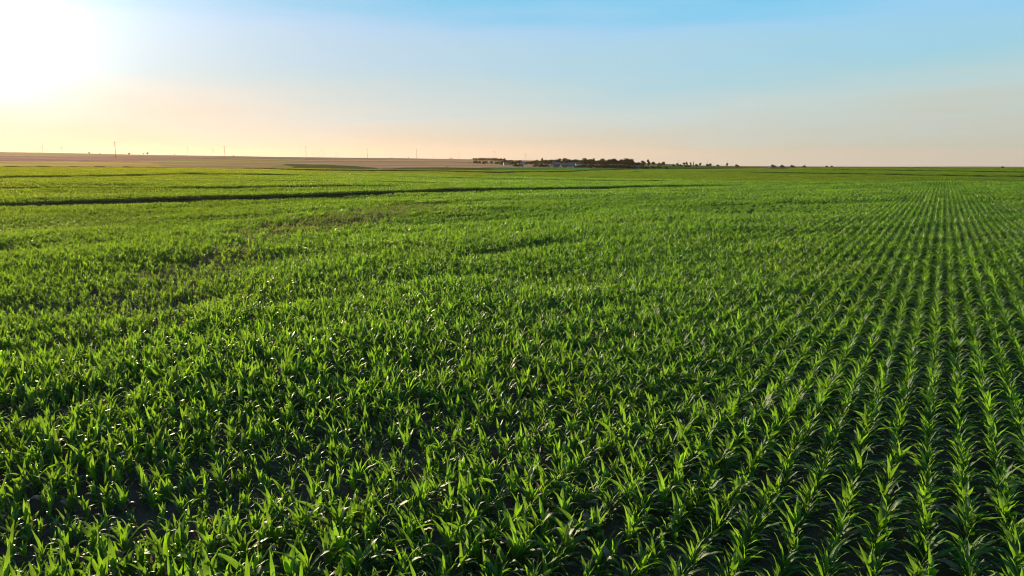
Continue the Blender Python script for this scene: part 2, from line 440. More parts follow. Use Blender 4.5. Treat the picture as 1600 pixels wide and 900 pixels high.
# field colours by place on the ground
th = A; r = RG
PX, PY, _f = project(X, np.maximum(Y, 1), Z)
soil = np.array([0.13, 0.092, 0.06]); under = np.array([0.05, 0.10, 0.02])
wheat = np.array([0.50, 0.29, 0.11]); pink = np.array([0.40, 0.20, 0.125]); brown = np.array([0.27, 0.15, 0.09]); olive = np.array([0.24, 0.24, 0.08]); green = np.array([0.06, 0.13, 0.025]); pale = np.array([0.20, 0.23, 0.09]); grey = np.array([0.22, 0.19, 0.15])
C = np.zeros(X.shape + (3,)); C[:] = soil
def put(mask, c, soft=None): C[mask] = c
beyond = r > R1(th) + 3
put(beyond, green)
b2 = r > R2(th) + 3
PXT = PX; PX = PX + np.clip((PY - 250) * 14, -90, 25) + 40 * (vnoise(PX / 30, PY / 3, 23) - 0.5)
yy = PY + 1.6 * (vnoise(PX / 60, PY * 0 + 2, 21) - 0.5) + 1.0 * (vnoise(PX / 14, PY * 0 + 5, 22) - 0.5)
put(b2, green * 1.2)
wh2 = np.array([0.42, 0.27, 0.12]); gold = np.array([0.54, 0.33, 0.09]); gb = np.array([0.27, 0.185, 0.12]); tan = np.array([0.44, 0.27, 0.14])
z1 = b2 & (PX < 270)
put(z1 & (yy < 243.5), wh2); put(z1 & (yy >= 243.5) & (yy < 252), pink); put(z1 & (yy >= 252), gold)
z2 = b2 & (PX >= 270) & (PX < 480)
put(z2 & (yy < 248.8), gb); put(z2 & (yy >= 248.8), np.array([0.40, 0.29, 0.09])); put(z2 & (yy >= 252.5 + (430 - PX) * 0.02), np.array([0.44, 0.27, 0.11])); put(z2 & (PX > 390) & (PY > 264.5 - (PX - 390) * 0.09), np.array([0.30, 0.26, 0.09]))
z3 = b2 & (PX >= 480) & (PX < 790)
put(z3 & (yy < 249.5), gb * 1.1); put(z3 & (yy >= 249.5), tan); put(z3 & (yy > 252.5) & (yy < 254), tan * 0.8)
edge = np.interp(PX, [480, 560, 620, 660, 720, 790], [256, 258.5, 263.5, 262, 261.5, 262.5])
put(z3 & (PY > edge - 1.6) & (PX > 520), np.array([0.50, 0.27, 0.14])); put(z3 & (PY > edge), np.array([0.085, 0.11, 0.03]))
z4 = b2 & (PX >= 790) & (PX < 960)
put(z4, tan); put(z4 & (PY > 261.3), green * 1.6)
z5 = b2 & (PX >= 960)
put(z5, green * 1.25); put(z5 & (yy < 259.5) & (PX < 1180), pale); put(b2 & (r > 1150) & (PX >= 1180), np.array([0.11, 0.14, 0.07])); put(b2 & (r > 1250) & (PX >= 960) & (PX < 1180), gb * np.array([0.8, 0.95, 0.8]))
PX = PXT
put((r > 2700) & (PX < 1180), brown); put((r > 2700) & (PX >= 1180), np.array([0.14, 0.15, 0.12]))
cn = vnoise(X / 260, Y / 90, 31)
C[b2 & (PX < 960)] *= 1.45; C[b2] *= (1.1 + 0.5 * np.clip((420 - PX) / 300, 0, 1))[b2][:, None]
C *= (0.86 + 0.28 * cn)[..., None]
for line, wd in ((TRACK, 2.2), (R2LINE, 4.0)):
    C[(dist_line(X, Y, line) < wd)] = np.array([0.06, 0.065, 0.025])
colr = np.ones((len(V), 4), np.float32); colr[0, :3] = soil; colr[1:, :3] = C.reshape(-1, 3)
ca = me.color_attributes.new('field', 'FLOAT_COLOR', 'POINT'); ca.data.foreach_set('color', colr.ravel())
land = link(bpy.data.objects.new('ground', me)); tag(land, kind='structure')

# ------------------------------------------------------------------ corn plants
class PlantGeo:
    def __init__(s): s.V = []; s.F = []; s.UV = []; s.M = []
    def leaf(s, org, az, length, width, a0, a1, nseg, ncross, rr, twist=0.0, kink=None, mat=0):
        """a strap leaf: starts at angle a0 from vertical, bends to a1 at the tip"""
        ca_, sa = math.cos(az), math.sin(az)
        side = np.array([-sa, ca_, 0.0])
        p = np.array(org, float); b0 = len(s.V)
        ph = rr.uniform(0, 6.28); bend_side = rr.uniform(-0.35, 0.35)
        for i in range(nseg + 1):
            tt = i / nseg
            e = a0 + (a1 - a0) * tt ** 1.35
            if kink and tt > kink: e += (tt - kink) * 2.6
            dirh = math.sin(e); up = math.cos(e)
            d = np.array([ca_ * dirh, sa * dirh, up]) + side * bend_side * tt * 0.6
            d /= np.linalg.norm(d)
            nrm_ = np.array([-ca_ * up, -sa * up, dirh])
            if i: p = p + d * length / nseg
            w_ = width * (0.42 + 0.58 * min(1, tt / 0.32)) * max(0.0, 1 - max(0, (tt - 0.35) / 0.65) ** 1.7)
            w_ = max(w_, 0.0015)
            tw = twist * tt
            sd_ = side * math.cos(tw) + nrm_ * math.sin(tw)
            nn = nrm_ * math.cos(tw) - side * math.sin(tw)
            vd = 0.35 * (1 - 0.6 * tt)
            for c in range(ncross):
                uu = c / (ncross - 1) * 2 - 1
                ruf = 0.0
                if ncross >= 5: ruf = 0.10 * abs(uu) * math.sin(tt * 17 + ph + (1.3 if uu > 0 else 0))
                q = p + sd_ * (uu * w_ / 2 * (0.96 if abs(uu) == 1 else 1)) + nn * (abs(uu) * w_ / 2 * vd + ruf * width)
                s.V.append(q); s.UV.append((0.5 + uu / 2, tt))
        for i in range(nseg):
            for c in range(ncross - 1):
                a = b0 + i * ncross + c
                s.F.append((a, a + 1, a + ncross + 1, a + ncross)); s.M.append(mat)
    def stalk(s, org, top, r0, r1, n=6, lean=(0, 0)):
        b = len(s.V)
        for i, tt in enumerate((0, 0.5, 1)):
            rad = r0 + (r1 - r0) * tt
            for j in range(n):
                a = 2 * math.pi * j / n
                s.V.append(np.array([org[0] + lean[0] * tt + rad * math.cos(a), org[1] + lean[1] * tt + rad * math.sin(a), org[2] + top * tt])); s.UV.append((0.5, 0.2))
        for i in range(2):
            for j in range(n):
                s.F.append((b + i * n + j, b + i * n + (j + 1) % n, b + (i + 1) * n + (j + 1) % n, b + (i + 1) * n + j)); s.M.append(1)
ROW_AZ = R(31.9)
def grow(g, rr, org=(0, 0, 0), scale=1.0, nseg=9, ncross=5, st=None, nst=6, face=0.0, dry=0.03):
    """young maize: leaves in two opposite ranks, upright whorl at the top"""
    st = st or g
    scale = scale * 0.98
    H = 0.33 * scale * rr.uniform(0.9, 1.1)
    lean = (rr.uniform(-0.03, 0.03), rr.uniform(-0.03, 0.03))
    st.stalk(org, H, 0.014 * scale, 0.008 * scale, nst, lean)
    nl = rr.choice((6, 7, 8, 8, 9, 10)); phi = face + rr.gauss(0, 0.7)
    for i in range(nl):
        f = i / (nl - 1)
        h = (0.05 + 0.93 * f) * H
        az = phi + (i % 2) * math.pi + rr.gauss(0, 0.28)
        ln = scale * (0.26 + 0.34 * math.sin(min(1, f * 1.25 + 0.08) * math.pi * 0.62)) * rr.uniform(0.8, 1.2)
        if f > 0.85: ln *= 0.72
        wd = scale * (0.072 + 0.048 * math.sin(math.pi * min(1, f + 0.12))) * rr.uniform(0.85, 1.15)
        a0 = R(36 - 27 * f) * rr.uniform(0.8, 1.25)
        a1 = R(122 - 92 * f ** 1.2) * rr.uniform(0.6, 1.4)
        kink = rr.uniform(0.5, 0.8) if (rr.random() < 0.28 and f < 0.8) else None
        g.leaf((org[0] + lean[0] * f, org[1] + lean[1] * f, org[2] + h), az, ln, wd, a0, a1, nseg, ncross, rr, rr.gauss(0, 0.5), kink, 2 if rr.random() < (dry * 2.2 if f < 0.35 else (dry if dry > 0.2 else 0)) else 0)
protos = bpy.data.collections.new('crop_prototypes')       # never linked: only source of the instanced crop mass
def proto(name, g):
    me = mesh_from(name, g.V, g.F, [M_LEAF, M_STALK, M_DRY], g.M, g.UV, smooth=True)
    o = bpy.data.objects.new(name, me); protos.objects.link(o); return o
NP, NS, NT, ND = 12, 8, 8, 3
plant_meshes = []
for i in range(NP):
    rr = random.Random(100 + i)
    fo = PlantGeo(); stg = PlantGeo()
    grow(fo, rr, st=stg)
    f_me = mesh_from('foliage', fo.V, fo.F, [M_LEAF, M_STALK, M_DRY], fo.M, fo.UV, smooth=True)
    s_me = mesh_from('stalk', stg.V, stg.F, [M_STALK], [0] * len(stg.F), stg.UV, smooth=True)
    plant_meshes.append((s_me, f_me))
    b = len(fo.V)
    fo.V += stg.V; fo.UV += stg.UV; fo.F += [tuple(b + q for q in f) for f in stg.F]; fo.M += stg.M
    proto('a_plant_%02d' % i, fo)
SPC = 0.155; ROW = 0.70
for i in range(NS):                                        # ten plants of one row, row along +Y
    rr = random.Random(200 + i); g = PlantGeo()
    for q in range(10):
        if rr.random() < 0.17: continue
        grow(g, rr, (rr.gauss(0, 0.02), (q - 4.5) * SPC + rr.gauss(0, 0.05), 0), rr.choice((0.62, 0.8, 0.9, 1.0, 1.1, 1.18)) * rr.uniform(0.92, 1.08), 5, 3, None, 4)
    proto('b_row_%02d' % i, g)
for i in range(NT):                                        # three rows, twenty plants each
    rr = random.Random(300 + i); g = PlantGeo()
    for rw in (-1, 0, 1):
        for q in range(20):
            if rr.random() < 0.24: continue
            grow(g, rr, (rw * ROW + rr.gauss(0, 0.04), (q - 9.5) * SPC + rr.gauss(0, 0.04), 0), rr.choice((0.5, 0.7, 0.9, 1.1, 1.3)) * rr.uniform(0.9, 1.1), 3, 3, None, 3)
    proto('c_block_%02d' % i, g)

for i in range(ND):                                        # a thin, dried-up piece of row
    rr = random.Random(400 + i); g = PlantGeo()
    for q in range(10):
        if rr.random() < 0.35: continue
        grow(g, rr, (rr.gauss(0, 0.05), (q - 4.5) * SPC + rr.gauss(0, 0.05), 0), rr.uniform(0.5, 0.85), 5, 3, None, 4, 0.0, 0.42)
    proto('d_dry_%02d' % i, g)
for i in range(4):
    rr = random.Random(450 + i); g = PlantGeo(); grow(g, rr, scale=rr.uniform(0.6, 0.8), nseg=6, ncross=3, dry=0.5); proto('e_dry_%02d' % i, g)
DRYL = [hit(px, py, 0.4)[:2] for px, py in [(250, 425), (330, 400), (400, 376), (450, 358), (520, 342), (590, 330), (660, 320)]]
WEAK = [([(-80, 486), (100, 470), (250, 445), (430, 402)], 2.6), ([(-80, 400), (120, 378), (280, 352), (420, 332)], 3.5), ([(730, 400), (800, 390), (880, 378)], 1.2), ([(-60, 556), (120, 540), (260, 505)], 1.6),
        ([(-60, 356), (120, 347), (300, 325), (520, 312)], 4.5), ([(60, 520), (200, 492), (330, 462)], 1.5), ([(660, 350), (800, 338), (900, 322), (1040, 312)], 4.0),
        ([(-60, 650), (60, 640), (200, 600)], 1.0), ([(1120, 330), (1240, 318)], 4.0)]
WEAK = [([hit(px, py, 0.4)[:2] for px, py in ln], wd) for ln, wd in WEAK]
def place_mask(x, y):
    """which spots of the corn field carry a plant, and how tall it grew"""
    r = np.hypot(x, y); th = np.arctan2(x, y)
    ok = r < R1(th)
    ok &= dist_line(x, y, TRACK) > 1.5 + 1.9 * vnoise(x / 4, y / 4, 77)
    for ln in (SIDE3, SIDE4, SIDE5, SIDE6): ok &= dist_line(x, y, ln) > 1.6
    u = x * math.sin(R(60)) + y * math.cos(R(60)); v = -x * math.cos(R(60)) + y * math.sin(R(60))
    lo = vnoise(u / 26, v / 6.5, 41) * 0.5 + vnoise(u / 8, v / 3.0, 42) * 0.5
    leftness = np.clip((0.25 - th) / 0.6, 0, 1)
    h = 1.0 + (lo - 0.5) * 0.45
    poor = 0.5 * np.clip((0.36 - lo) / 0.10, 0, 1) * leftness
    h = h * (1 - 0.22 * poor)
    for ln, wd in WEAK:                                    # wet furrows where the corn stayed low
        q = np.exp(-(dist_line(x, y, ln) * (0.5 + 1.1 * vnoise(x / 7, y / 7, 44)) / (wd * np.interp(np.hypot(x, y), [15, 40, 90, 140], [1.0, 1.2, 1.9, 2.4]))) ** 2)
        h = h * (1 - 0.36 * q); poor = np.maximum(poor, 0.8 * q)
    return ok, h, poor
fx, fy = math.sin(ROW_AZ), math.cos(ROW_AZ)               # along the rows
nx, ny = math.cos(ROW_AZ), -math.sin(ROW_AZ)              # across, to the right
RA, RB = 72.0, 140.0
# grid of blocks in row coordinates so that all levels share the same rows: block = 3 rows x 4.1 m
BL = 20 * SPC; BW = 3 * ROW
K0 = 0.35                                                  # row offset
ext = 700
bi = np.arange(-int(ext / BW), int(ext / BW) + 1); bj = np.arange(-int(ext / BL), int(ext / BL) + 1)
BI, BJ = np.meshgrid(bi, bj, indexing='ij'); BI = BI.ravel(); BJ = BJ.ravel()
cx = (BI * BW + K0) * nx + (BJ * BL) * fx; cy = (BI * BW + K0) * ny + (BJ * BL) * fy
cr_ = np.hypot(cx, cy); cth = np.arctan2(cx, cy)
inview = ((np.abs(cth) < R(50)) & (cy > 0)) | (cr_ < 16)
keep = inview & (cr_ < R1(cth) + 6)
BI, BJ, cx, cy, cr_ = BI[keep], BJ[keep], cx[keep], cy[keep], cr_[keep]
P, ROT, SCL, IDX = [], [], [], []
def add_pts(x, y, sc_, rot, idx):
    z = ground(x, y)
    P.append(np.stack([x, y, z], -1)); SCL.append(sc_); ROT.append(rot); IDX.append(idx)
# far blocks
mk = cr_ >= RB
x, y = cx[mk], cy[mk]; ok, h, poor = place_mask(x, y)
near_gap = np.zeros(len(x), bool)
for ln, wd in ((TRACK, 6), (SIDE3, 5), (SIDE4, 5), (SIDE5, 5), (SIDE6, 5)): near_gap |= dist_line(x, y, ln) < wd
sel = ok & ~near_gap
n_ = sel.sum(); x, y, h = x[sel], y[sel], h[sel]
flip = rng.integers(0, 2, n_) * math.pi
add_pts(x, y, np.stack([np.ones(n_), np.ones(n_), h], -1), np.stack([np.zeros(n_), np.zeros(n_), flip - ROW_AZ], -1), NP + NS + rng.integers(0, NT, n_))
# row pieces: middle distance, and beside the gaps of the far part
def block_rows(bx, by):
    X_, Y_ = [], []
    for rw in (-1, 0, 1):
        for hf in (-0.5, 0.5):
            X_.append(bx + rw * ROW * nx + hf * BL / 2 * fx); Y_.append(by + rw * ROW * ny + hf * BL / 2 * fy)
    return np.concatenate(X_), np.concatenate(Y_)
mk2 = (cr_ >= RA) & (cr_ < RB)
bx = np.concatenate([cx[mk2], cx[mk][near_gap]]); by = np.concatenate([cy[mk2], cy[mk][near_gap]])
x, y = block_rows(bx, by); ok, h, poor = place_mask(x, y)
loose = np.clip((R(27) - np.arctan2(x, y)) / R(12), 0, 1); jj = rng.normal(0, 0.13, len(x)) * loose; x = x + jj * nx; y = y + jj * ny
ok &= rng.random(len(x)) > poor * 0.25
x, y, h = x[ok], y[ok], h[ok]; n_ = len(x); dry = rng.random(n_) < 1.4 * np.exp(-(dist_line(x, y, DRYL) / 7.0) ** 2)
flip = rng.integers(0, 2, n_) * math.pi
add_pts(x, y, np.stack([h * 0.5 + 0.5, np.ones(n_), h], -1), np.stack([np.zeros(n_), np.zeros(n_), flip - ROW_AZ + rng.normal(0, 0.015, n_)], -1), np.where(dry, NP + NS + NT + rng.integers(0, ND, n_), NP + rng.integers(0, NS, n_)))
# single plants
mk3 = cr_ < RA
X_, Y_, RI, QI = [], [], [], []
for rw in (-1, 0, 1):
    for q in range(20):
        X_.append(cx[mk3] + rw * ROW * nx + (q - 9.5) * SPC * fx); Y_.append(cy[mk3] + rw * ROW * ny + (q - 9.5) * SPC * fy)
        RI.append(BI[mk3] * 3 + rw); QI.append(BJ[mk3] * 20 + q)
x = np.concatenate(X_); y = np.concatenate(Y_); RI = np.concatenate(RI); QI = np.concatenate(QI)
ja = rng.normal(0, 0.035, len(x)); jb = rng.normal(0, 0.034, len(x))
loose = np.clip((R(26) - np.arctan2(x, y)) / R(16), 0, 1) * np.clip((np.hypot(x, y) - 9) / 8, 0.3, 1)
jb = jb * (1 + 3.2 * loose)
x = x + ja * fx + jb * nx; y = y + ja * fy + jb * ny
ok, h, poor = place_mask(x, y)
ok &= rng.random(len(x)) > 0.07 + poor * 0.38
x, y, h, RI, QI = x[ok], y[ok], h[ok], RI[ok], QI[ok]; n_ = len(x)
s_ = h * np.clip(rng.normal(0.96, 0.16, n_), 0.5, 1.3)
rotz = -ROW_AZ + rng.integers(0, 2, n_) * math.pi + rng.normal(0, 0.4, n_)
tilt = rng.normal(0, 0.10, (n_, 2))
idx = rng.integers(0, NP, n_)
dry = (rng.random(n_) < 0.8 * np.exp(-(dist_line(x, y, DRYL) / np.interp(np.hypot(x, y), [30, 60, 80], [1.5, 3.5, 6])) ** 2)) & (np.hypot(x, y) > 25)
idx = np.where(dry, NP + NS + NT + ND + rng.integers(0, 4, n_), idx)
z = ground(x, y)
# the plants that show largest become things of their own
px_, py_, dep = project(x, y, z + 0.35)
inside = (px_ > 4) & (px_ < 1596) & (py_ > 0) & (py_ < 892) & (dep > 0)
order = np.argsort(np.where(inside, dep, 1e9))[:300]
single = np.zeros(n_, bool); single[order] = True
m_ = ~single
P.append(np.stack([x, y, z], -1)[m_]); SCL.append(np.stack([s_, s_, s_], -1)[m_]); ROT.append(np.stack([tilt[:, 0], tilt[:, 1], rotz], -1)[m_]); IDX.append(idx[m_])

def scatter_object(name, P, ROT, SCL, IDX, coll):
    me = bpy.data.meshes.new(name); me.vertices.add(len(P))
    me.vertices.foreach_set('co', np.asarray(P, np.float32).ravel())
    for nm, tp, dat in (('rot', 'FLOAT_VECTOR', ROT), ('scl', 'FLOAT_VECTOR', SCL)):
        a = me.attributes.new(nm, tp, 'POINT'); a.data.foreach_set('vector', np.asarray(dat, np.float32).ravel())
    a = me.attributes.new('idx', 'INT', 'POINT'); a.data.foreach_set('value', np.asarray(IDX, np.int32))
    o = link(bpy.data.objects.new(name, me))
    ng = bpy.data.node_groups.new(name + '_scatter', 'GeometryNodeTree')
    ng.interface.new_socket('Geometry', in_out='INPUT', socket_type='NodeSocketGeometry')
    ng.interface.new_socket('Geometry', in_out='OUTPUT', socket_type='NodeSocketGeometry')
    n = ng.nodes.new; l = ng.links.new
    gi = n('NodeGroupInput'); go = n('NodeGroupOutput'); ip = n('GeometryNodeInstanceOnPoints'); ci = n('GeometryNodeCollectionInfo')
    ci.inputs['Collection'].default_value = coll; ci.inputs['Separate Children'].default_value = True; ci.inputs['Reset Children'].default_value = True
    def at(nm, tp):
        a = n('GeometryNodeInputNamedAttribute'); a.data_type = tp; a.inputs['Name'].default_value = nm
        return [q for q in a.outputs if q.enabled and q.name == 'Attribute'][0]
    er = n('FunctionNodeEulerToRotation'); l(at('rot', 'FLOAT_VECTOR'), er.inputs[0])
    l(gi.outputs[0], ip.inputs['Points']); l(ci.outputs[0], ip.inputs['Instance']); ip.inputs['Pick Instance'].default_value = True
    l(at('idx', 'INT'), ip.inputs['Instance Index']); l(er.outputs[0], ip.inputs['Rotation']); l(at('scl', 'FLOAT_VECTOR'), ip.inputs['Scale'])
    l(ip.outputs[0], go.inputs[0])
    md = o.modifiers.new('scatter', 'NODES'); md.node_group = ng
    return o
cf = scatter_object('corn_field', np.concatenate(P), np.concatenate(ROT), np.concatenate(SCL), np.concatenate(IDX), protos)
tag(cf, 'green mass of young corn covering the field behind the nearest plants', 'corn field', kind='stuff')

ONES = ['', 'first', 'second', 'third', 'fourth', 'fifth', 'sixth', 'seventh', 'eighth', 'ninth', 'tenth', 'eleventh', 'twelfth', 'thirteenth', 'fourteenth', 'fifteenth', 'sixteenth', 'seventeenth', 'eighteenth', 'nineteenth']
TENS = ['', '', 'twenty', 'thirty', 'forty', 'fifty', 'sixty', 'seventy', 'eighty', 'ninety']
TTH = ['', '', 'twentieth', 'thirtieth', 'fortieth', 'fiftieth', 'sixtieth', 'seventieth', 'eightieth', 'ninetieth']
def ordinal(k):
    if k < 20: return ONES[k]
    return TTH[k // 10] if k % 10 == 0 else TENS[k // 10] + '-' + ONES[k % 10]
proto_plants = []
for s_me, f_me in plant_meshes:
    proto_plants.append(None)
rows = sorted(set(RI[order].tolist()), reverse=True)
rank = {r_: i + 1 for i, r_ in enumerate(rows)}
seq = {}
for q in sorted(order.tolist(), key=lambda q: (RI[q], dep[q])):
    seq[RI[q]] = seq.get(RI[q], 0) + 1
    v = int(idx[q]); loc = (x[q], y[q], z[q]); rot = (tilt[q, 0], tilt[q, 1], rotz[q]); sc1 = (s_[q],) * 3
    if proto_plants[v] is None:
        o = empty('corn_plant', loc)
        link(bpy.data.objects.new('stalk', plant_meshes[v][0]), o)
        link(bpy.data.objects.new('foliage', plant_meshes[v][1]), o)
        proto_plants[v] = o
    else:
        o = copy_tree(proto_plants[v])
    o.location = loc; o.rotation_euler = rot; o.scale = sc1
    tag(o, 'young corn plant, %s from the bottom edge in the %s row from the right' % (ordinal(seq[RI[q]]), ordinal(rank[RI[q]])), 'corn plant', 'young corn plants in the nearest rows')

# ------------------------------------------------------------------ smoother green crop farther out
fprotos = bpy.data.collections.new('far_crop_prototypes')
for i in range(5):
    rr = random.Random(500 + i); g = PlantGeo()
    for q in range(300):
        g.leaf((rr.uniform(-2.1, 2.1), rr.uniform(-2.1, 2.1), 0), rr.uniform(0, 6.28), rr.uniform(0.4, 0.75), rr.uniform(0.10, 0.16), R(rr.uniform(5, 25)), R(rr.uniform(40, 90)), 2, 2, rr)
    me = mesh_from('far_%d' % i, g.V, g.F, [M_FAR], g.M, g.UV, smooth=True)
    fprotos.objects.link(bpy.data.objects.new('far_%d' % i, me))
gs = 4.0
gx = np.arange(-700, 800, gs); GX, GY = np.meshgrid(gx, np.arange(100, 950, gs), indexing='ij')
GX = GX.ravel() + rng.normal(0, 0.2, GX.size); GY = GY.ravel() + rng.normal(0, 0.2, GY.size)
gr_ = np.hypot(GX, GY); gt = np.arctan2(GX, GY)
r1 = R1(gt); r2 = R2(gt)
ok = (gr_ > r1 + 2.5) & (gr_ < 860) & (np.abs(gt) < R(48))
ok &= ((gr_ < r2 - 3) | ((gr_ > r2 + 5) & (gt > az_of(380)) & (gr_ < np.interp(gt, [az_of(400), az_of(700), az_of(900), az_of(1100)], [500, 520, 640, 860]))))
for ln, wd in ((SIDE, 5.0), (SIDE2, 4.0)): ok &= dist_line(GX, GY, ln) > wd
GX, GY, gr_ = GX[ok], GY[ok], gr_[ok]; n_ = len(GX)
hh = 0.9 + 0.5 * (vnoise(GX / 60, GY / 18, 61) - 0.5)
fc = scatter_object('far_crop', np.stack([GX, GY, ground(GX, GY)], -1), np.stack([np.zeros(n_), np.zeros(n_), rng.uniform(0, 6.28, n_)], -1), np.stack([np.ones(n_), np.ones(n_), hh * 1.25], -1), rng.integers(0, 5, n_), fprotos)
tag(fc, 'smooth bright green crop in the fields beyond the corn rows', 'crop', kind='stuff')
print('INST', sum(len(p) for p in P), n_)

# ------------------------------------------------------------------ straw and clods between the near rows
g = MB(); g2 = MB()
for i in range(5200):
    a = rnd.uniform(R(-48), R(48)); rad = 6 + 18 * rnd.random() ** 0.8
    px, py = math.sin(a) * rad, math.cos(a) * rad; pz = gz(px, py)
    an = rnd.uniform(0, 3.14)
    if i % 2:
        g.box((px, py, pz + rnd.uniform(0.004, 0.02)), (rnd.uniform(0.04, 0.13), rnd.uniform(0.005, 0.012), 0.005), an)
    else:
        s1 = rnd.uniform(0.015, 0.05)
        g2.box((px, py, pz + s1 * 0.25), (s1, s1 * rnd.uniform(0.6, 1), s1 * 0.6), an, 0.6)
tag(g.build('straw_litter', M_STRAW), 'pale bits of old straw lying on the soil between the rows', 'straw', kind='stuff')
tag(g2.build('soil_clods', M_CLOD), 'dark crumbled clods of soil between the corn rows', 'soil', kind='stuff')

# ------------------------------------------------------------------ trees
def crown_mesh(name, rr, lobes, nq, q, mat):
    V, Fc = [], []
    for i in range(nq):
        cx_, cy_, cz_, a, b_, c = rr.choice(lobes)
        while True:
            v = Vector((rr.gauss(0, 1), rr.gauss(0, 1), rr.gauss(0, 1)))
            if v.length > 0.1: break
        v.normalize(); v *= rr.uniform(0.55, 1.0)
        p = Vector((cx_ + v.x * a, cy_ + v.y * b_, cz_ + v.z * c))
        n_ = (v + Vector((rr.gauss(0, .5), rr.gauss(0, .5), rr.gauss(0, .5)))).normalized()
        t_ = n_.orthogonal().normalized(); t_ = Matrix.Rotation(rr.uniform(0, 6.28), 3, n_) @ t_; u_ = n_.cross(t_)
        s1 = q * rr.uniform(0.5, 1.2); b = len(V)
        V += [p - t_ * s1 - u_ * s1 * .6, p + t_ * s1 - u_ * s1 * .5, p + t_ * s1 * .7 + u_ * s1 * .7 + n_ * s1 * .2, p - t_ * s1 * .8 + u_ * s1 * .6]
        Fc.append((b, b + 1, b + 2, b + 3))
    return mesh_from(name, V, Fc, [mat])
tree_protos = {}
for kind in ('round', 'tall', 'poplar', 'bush', 'wide'):
    for v in range(3):
        rr = random.Random(hash_ := sum(map(ord, kind)) * 10 + v)
        H = 10.0
        if kind == 'round':
            lobes = [(rr.uniform(-1.6, 1.6), rr.uniform(-1.6, 1.6), rr.uniform(4.2, 7.6), rr.uniform(1.6, 2.5), rr.uniform(1.6, 2.5), rr.uniform(1.5, 2.2)) for _ in range(7)]; nq, q, mat, th_ = 900, 0.36, M_TREE, 4.5
        elif kind == 'tall':
            lobes = [(rr.uniform(-1.1, 1.1), rr.uniform(-1.1, 1.1), 2.6 + 0.95 * j, rr.uniform(1.3, 1.9), rr.uniform(1.3, 1.9), 1.5) for j in range(7)]; nq, q, mat, th_ = 900, 0.34, M_TREE2, 6
        elif kind == 'poplar':
            lobes = [(rr.uniform(-.2, .2), rr.uniform(-.2, .2), 1.8 + 1.05 * j, 1.15 - 0.09 * j, 1.15 - 0.09 * j, 1.2) for j in range(8)]; nq, q, mat, th_ = 420, 0.34, M_TREE2, 8
        elif kind == 'wide':
            lobes = [(rr.uniform(-4, 4), rr.uniform(-2, 2), rr.uniform(3.5, 7.0), rr.uniform(2.0, 3.2), 2.2, rr.uniform(1.5, 2.4)) for _ in range(9)]; nq, q, mat, th_ = 1100, 0.40, M_TREE, 4
        else:
            lobes = [(rr.uniform(-3.4, 3.4), rr.uniform(-3.0, 3.0), rr.uniform(2.5, 6.0), rr.uniform(2.4, 3.8), rr.uniform(2.4, 3.6), rr.uniform(2.2, 3.4)) for _ in range(6)]; nq, q, mat, th_ = 520, 0.62, M_TREE, 2.5
        cmesh = crown_mesh('crown', rr, lobes, nq, q, mat)
        tb = MB(); tb.tube([(0, 0, -0.6), (0.05, 0, th_ * 0.5), (rr.uniform(-.2, .2), 0.1, th_), (rr.uniform(-.4, .4), 0, th_ + 2)], [0.30, 0.22, 0.15, 0.05], 7)
        for _ in range(4):
            an = rr.uniform(0, 6.28); tb.tube([(0, 0, th_ * rr.uniform(.5, .8)), (math.cos(an) * 1.2, math.sin(an) * 1.2, th_ + rr.uniform(0, 1.5))], [0.11, 0.03], 5)
        tree_protos[(kind, v)] = (tb.mesh('trunk', M_BARK, True), cmesh)
first_tree = {}
def tree(kind, px, top, base, dist, label, name='tree', cat='tree', group=None, wide=1.0):
    """stand a tree at a bearing and distance; its height follows from how high it reaches"""
    d = pdir(px, 256); hl = math.hypot(d[0], d[1]); X_, Y_ = d[0] / hl * dist, d[1] / hl * dist
    z0 = gz(X_, Y_); H = z_at(px, top + (0.5 if group == G_H else 0), dist) - z0
    if base is not None: H = (base - top) * dist / (F * (1 + ((px - 800) / F) ** 2) ** .5) * 1.15
    H = max(H, 1.6)
    v = rnd.randrange(3); key = (name, kind, v)
    if key in first_tree: o = copy_tree(first_tree[key])
    else:
        o = empty(name, (0, 0, 0)); tm, cm = tree_protos[(kind, v)]
        link(bpy.data.objects.new('trunk', tm), o); link(bpy.data.objects.new('crown', cm), o)
        first_tree[key] = o
    o.location = (X_, Y_, (z0 if base is None else z_at(px, top, dist) - H) if base is None or z_at(px, base, dist) >= z0 else z0 - 0.2)
    k_ = H / 9.6 if kind in ('bush',) else H / 10.2
    o.scale = (k_ * wide, k_ * wide, k_); o.rotation_euler = (0, 0, rnd.uniform(-0.5, 0.5))
    o.location.z = z0 - 0.1
    if base is None: pass
    return tag(o, label, cat, group)
G_V = 'trees around the distant village'
G_H = 'lone trees on the hill skyline'
